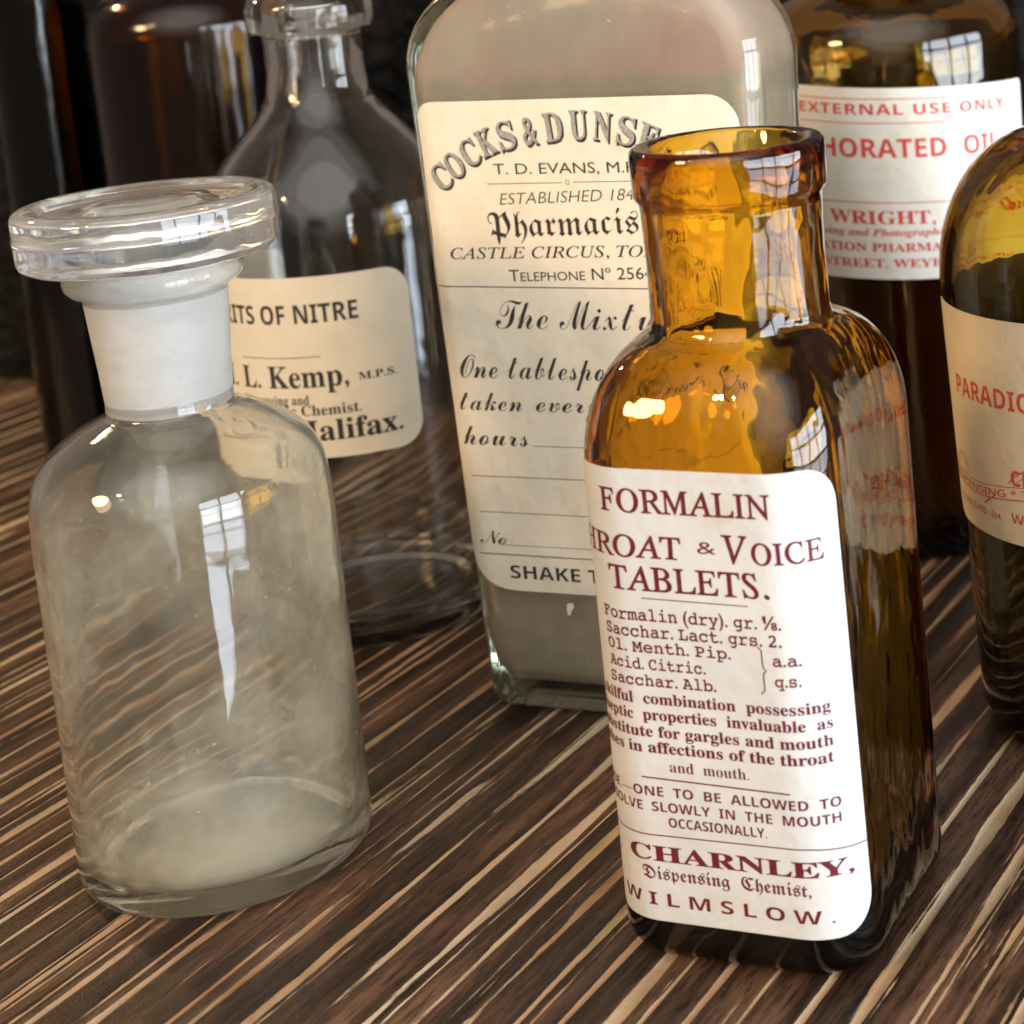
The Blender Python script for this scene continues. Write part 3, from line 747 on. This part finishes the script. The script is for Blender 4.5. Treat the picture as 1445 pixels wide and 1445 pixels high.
P_.text('and  mouth.', 'serif', -.0103, .0080, .0458, .0024, weight=-.004)
P_.rule(-.0172, .0441, .0169, .0435, .00035)
P_.text('DOSE.—ONE  TO  BE  ALLOWED  TO', 'bsans', -.0336, .0275, .0399, .0022, weight=-.002)
P_.text('DISSOLVE  SLOWLY  IN  THE  MOUTH', 'bsans', -.0336, .0272, .0364, .0022, weight=-.002)
P_.text('OCCASIONALLY.', 'bsans', -.0119, .0108, .0330, .0022, weight=-.002)
P_.rule(-.0343, .0306, .0200, .0312, .00028); P_.rule(.0200, .0312, .0331, .0299, .00028)
P_.text('J.', 'serif', -.0325, -.0274, .0243, .0036, weight=.010); P_.text('CHARNLEY,', 'serif', -.0228, .0292, .0248, .0035, weight=.012)
P_.text('Dispensing  Chemist,', 'fraktur', -.0196, .0195, .0205, .0031, weight=.002)
P_.text('WILMSLOW.', 'bsans', -.0266, .0240, .0143, .0030, weight=-.006, spacing=1.5)
P_.build('lettering', hD, M['ink_maroon'], ld)

# ================================================================== BOTTLE E: large amber round bottle
Eb = empty('oil_bottle', 'large amber bottle with dark liquid, white label reading EXTERNAL USE ONLY in red', 'bottle', (.00928, .6719, 0), 0)
rE = .04439
outE = [(.0001, .004), (.030, .003), (.0385, .0005), (.0405, 0), (.0428, .001), (.0440, .003), (rE, .006)] + [(rE, z) for z in np.linspace(.015, .166, 12)]
shE = smooth_profile([(rE, .168), (.0432, .1745), (.0395, .1805), (.0330, .1850), (.0255, .1885), (.0215, .1925), (.0205, .198), (.0205, .210)], 4)
outE += shE[1:] + [(.0240, .211), (.0245, .222), (.0230, .2235)]
inE = [(.0175, .2233), (.0168, .212), (.0168, .199)] + [(max(a - .0035, .0168), b - .003) for a, b in reversed(smooth_profile([(rE, .168), (.0432, .1745), (.0395, .1805), (.0330, .1850), (.0255, .1885), (.0215, .1925)], 4))] + [(rE - .0035, z) for z in np.linspace(.160, .018, 8)] + [(.0385, .011), (.032, .009), (.0001, .010)]
turned('body', outE, inE, M['amber2'], M['amber2'], Eb)
V, F = loft([circ(a, b) for a, b in [(.0001, .0105), (.031, .0096), (.0380, .0118), (.0405, .019), (.0405, .098), (.0402, .1000), (.0395, .0994), (.0001, .0992)]])
meshobj('dark_liquid', V, F, M['liquid'], Eb, True, None, 60)
hE = round_section(rE, rE, .1)
le = label('paper_label', hE, -.0620, .0556, .0960, .1584, (.0005, .0005, .0005, .0022), M['paper_soft'], Eb, shear=-.060, wav=.00012)
P_ = Print(); k_ = dict(shear=-.060, wav=.00012)
for a_ in [((-.0525, .1548), (.0465, .1549)), ((-.0525, .1470), (.0465, .1471))]: P_.rule(*a_[0], *a_[1], .0003)
P_.path([(-.0525, .1470), (-.0525, .1548)], .0003); P_.path([(.0465, .1471), (.0465, .1549)], .0003)
P_.text('FOR', 'bsans', -.0475, -.0372, .1498, .0034, weight=.0)
P_.text('EXTERNAL USE ONLY', 'bsans', -.0336, .0410, .1498, .0034, weight=.0, spacing=1.1)
P_.text('CAMPHORATED', 'bsans', -.0520, .0158, .1359, .0061, weight=.0); P_.text('OIL', 'bsans', .0220, .0370, .1360, .0061, weight=.0)
P_.rule(-.0540, .1212, .0500, .1212, .0003)
P_.text('A. E. WRIGHT,', 'serif', -.0430, .0105, .1143, .0042, weight=.006)
P_.text('Dispensing and Photographic Chemist,', 'bitalic', -.0400, .0320, .1103, .0024, weight=.002)
P_.text('STATION PHARMACY,', 'serif', -.0350, .0200, .1052, .0027, weight=.004)
P_.text('STREET, WEYBRIDGE', 'serif', -.0280, .0300, .1000, .0027, weight=.004)
P_.build('lettering', hE, M['ink_red'], le, lift=.00007, **k_)

# ================================================================== BOTTLE F: olive amber bottle at the right edge
Fb = empty('crystal_bottle', 'olive brown domed bottle cut by right edge, buff label with red ribbon emblem', 'bottle', (.06459, .5116, 0), -.126)
f0, f1, fz = .04424, .04866, .12152
fr = lambda z: f0 + (f1 - f0) * z / fz
outF = [(.0001, .005), (.028, .004), (.0365, .0006), (.0385, 0), (.0408, .0010), (.0430, .003), (fr(.006), .006)] + [(fr(z), z) for z in np.linspace(.014, fz, 12)]
outF += [(.0205 + (f1 - .0205) * math.cos(t), fz + .03775 * math.sin(t)) for t in np.linspace(0, math.pi / 2, 14)[1:]]
outF += [(.0170, .1605), (.0160, .164), (.0158, .190), (.0195, .191), (.0200, .203), (.0185, .2045)]
inF = [(.0130, .2043), (.0124, .192), (.0124, .165)] + [(.0150 + (f1 - .0035 - .0150) * math.cos(t), fz - .001 + .0350 * math.sin(t)) for t in np.linspace(math.pi / 2, 0, 12)]
inF += [(fr(z) - .0035, z) for z in np.linspace(.112, .018, 8)] + [(.0385, .011), (.032, .009), (.0001, .010)]
turned('body', outF, inF, M['olive'], M['olive'], Fb)
V, F = loft([circ(a, b) for a, b in [(.0001, .0105), (.031, .0096), (.0378, .0118), (fr(.02) - .0038, .020), (fr(.12) - .0038, .118), (fr(.12) - .0045, .1215), (.030, .1235), (.015, .1225), (.0001, .1235)]])
meshobj('dark_contents', V, F, M['powder'], Fb, True, None, 60)
hF = round_section(f0, f1, fz)
lf = label('paper_label', hF, -.0690, .0280, .0583, .1172, (.0095, .0095, .001, .001), M['paper_old'], Fb)
P_ = Print()
P_.text('PARADICHLORBENZENE', 'bsans', -.0569, .0262, .0939, .0052, weight=.0)
# ribbon emblem
ru = np.linspace(-.0665, .0250, 60)
def rib(u): return .0716 + .0014 * np.cos((u + .0207) / .0457 * math.pi * 1.5)
P_.path([(u, rib(u) + .0016) for u in ru], .00022); P_.path([(u, rib(u) - .0018) for u in ru], .00032)
V_, F_ = glyphs('DISPENSING * THE * PHOTOGRAPHIC', 'lsans', .012); V_ = V_.copy()
k_ = .0020 / capheight('lsans', .012); x0_, x1_ = V_[:, 0].min(), V_[:, 0].max()
V_[:, 0] = -.0655 + (V_[:, 0] - x0_) / (x1_ - x0_) * .0890; V_[:, 1] = V_[:, 1] * k_ + rib(V_[:, 0]) - .0012
P_.add(V_, F_)
P_.arc(-.0580, .0722, .0052, 15, 165, .00022); P_.arc(-.0580, .0726, .0042, 20, 160, .00016)
P_.arc(-.0208, .0620, .0185, 42, 138, .0003); P_.arc(-.0208, .0620, .0170, 44, 136, .00018)
P_.text('CHEMIST', 'bsans', -.0336, -.0080, .0742, .0040, weight=.004)
P_.path([(-.0400, .0702), (-.0430, .0682), (-.0452, .0668)], .0004); P_.path([(-.0452, .0702), (-.0425, .0682)], .0003)
P_.text('ESTABLISHED 1864', 'lsans', -.0610, -.0385, .0637, .0018, weight=.004)
P_.text('WEYMOUTH', 'bsans', -.0345, -.0070, .0640, .0026, weight=-.006)
P_.build('lettering', hF, M['ink_vermilion'], lf)

# ================================================================== bottles G and H at the back left
Gb = empty('brown_bottle', 'tall dark brown bottle without label, back row, behind the disc stopper', 'bottle', (-.268, .800, 0), 0)
rG = .0400
outG = [(.0001, .004), (.030, .003), (.0350, 0), (.0385, .001), (rG, .005)] + [(rG, z) for z in np.linspace(.015, .178, 10)] + smooth_profile([(rG, .180), (.0392, .187), (.0345, .194), (.0260, .1995), (.0190, .205), (.0175, .212), (.0172, .230)], 4)[1:] + [(.0205, .231), (.0205, .241)]
inG = [(.0140, .2408), (.0140, .210)] + [(max(a - .003, .014), b - .003) for a, b in reversed(smooth_profile([(rG, .180), (.0392, .187), (.0345, .194), (.0260, .1995), (.0190, .205)], 4))] + [(rG - .003, z) for z in np.linspace(.172, .018, 6)] + [(.030, .009), (.0001, .010)]
turned('body', outG, inG, M['brown_dark'], M['brown_dark'], Gb)
Hb = empty('black_bottle', 'narrow black green bottle at the far left edge of the back row', 'bottle', (-.34458, .83614, 0), 0)
rH = .0199
outH = [(.0001, .003), (.014, .002), (.0175, 0), (.0192, .001), (rH, .004)] + [(rH, z) for z in np.linspace(.012, .205, 8)] + smooth_profile([(rH, .207), (.0190, .213), (.0150, .219), (.0095, .224), (.0085, .235)], 4)[1:] + [(.0112, .236), (.0112, .245)]
inH = [(.0065, .2448), (.0062, .226)] + [(rH - .003, z) for z in np.linspace(.205, .014, 6)] + [(.0001, .008)]
turned('body', outH, inH, M['black_glass'], M['black_glass'], Hb)
bpy.data.curves.remove(_txt.data); bpy.data.scenes.remove(_sc2)
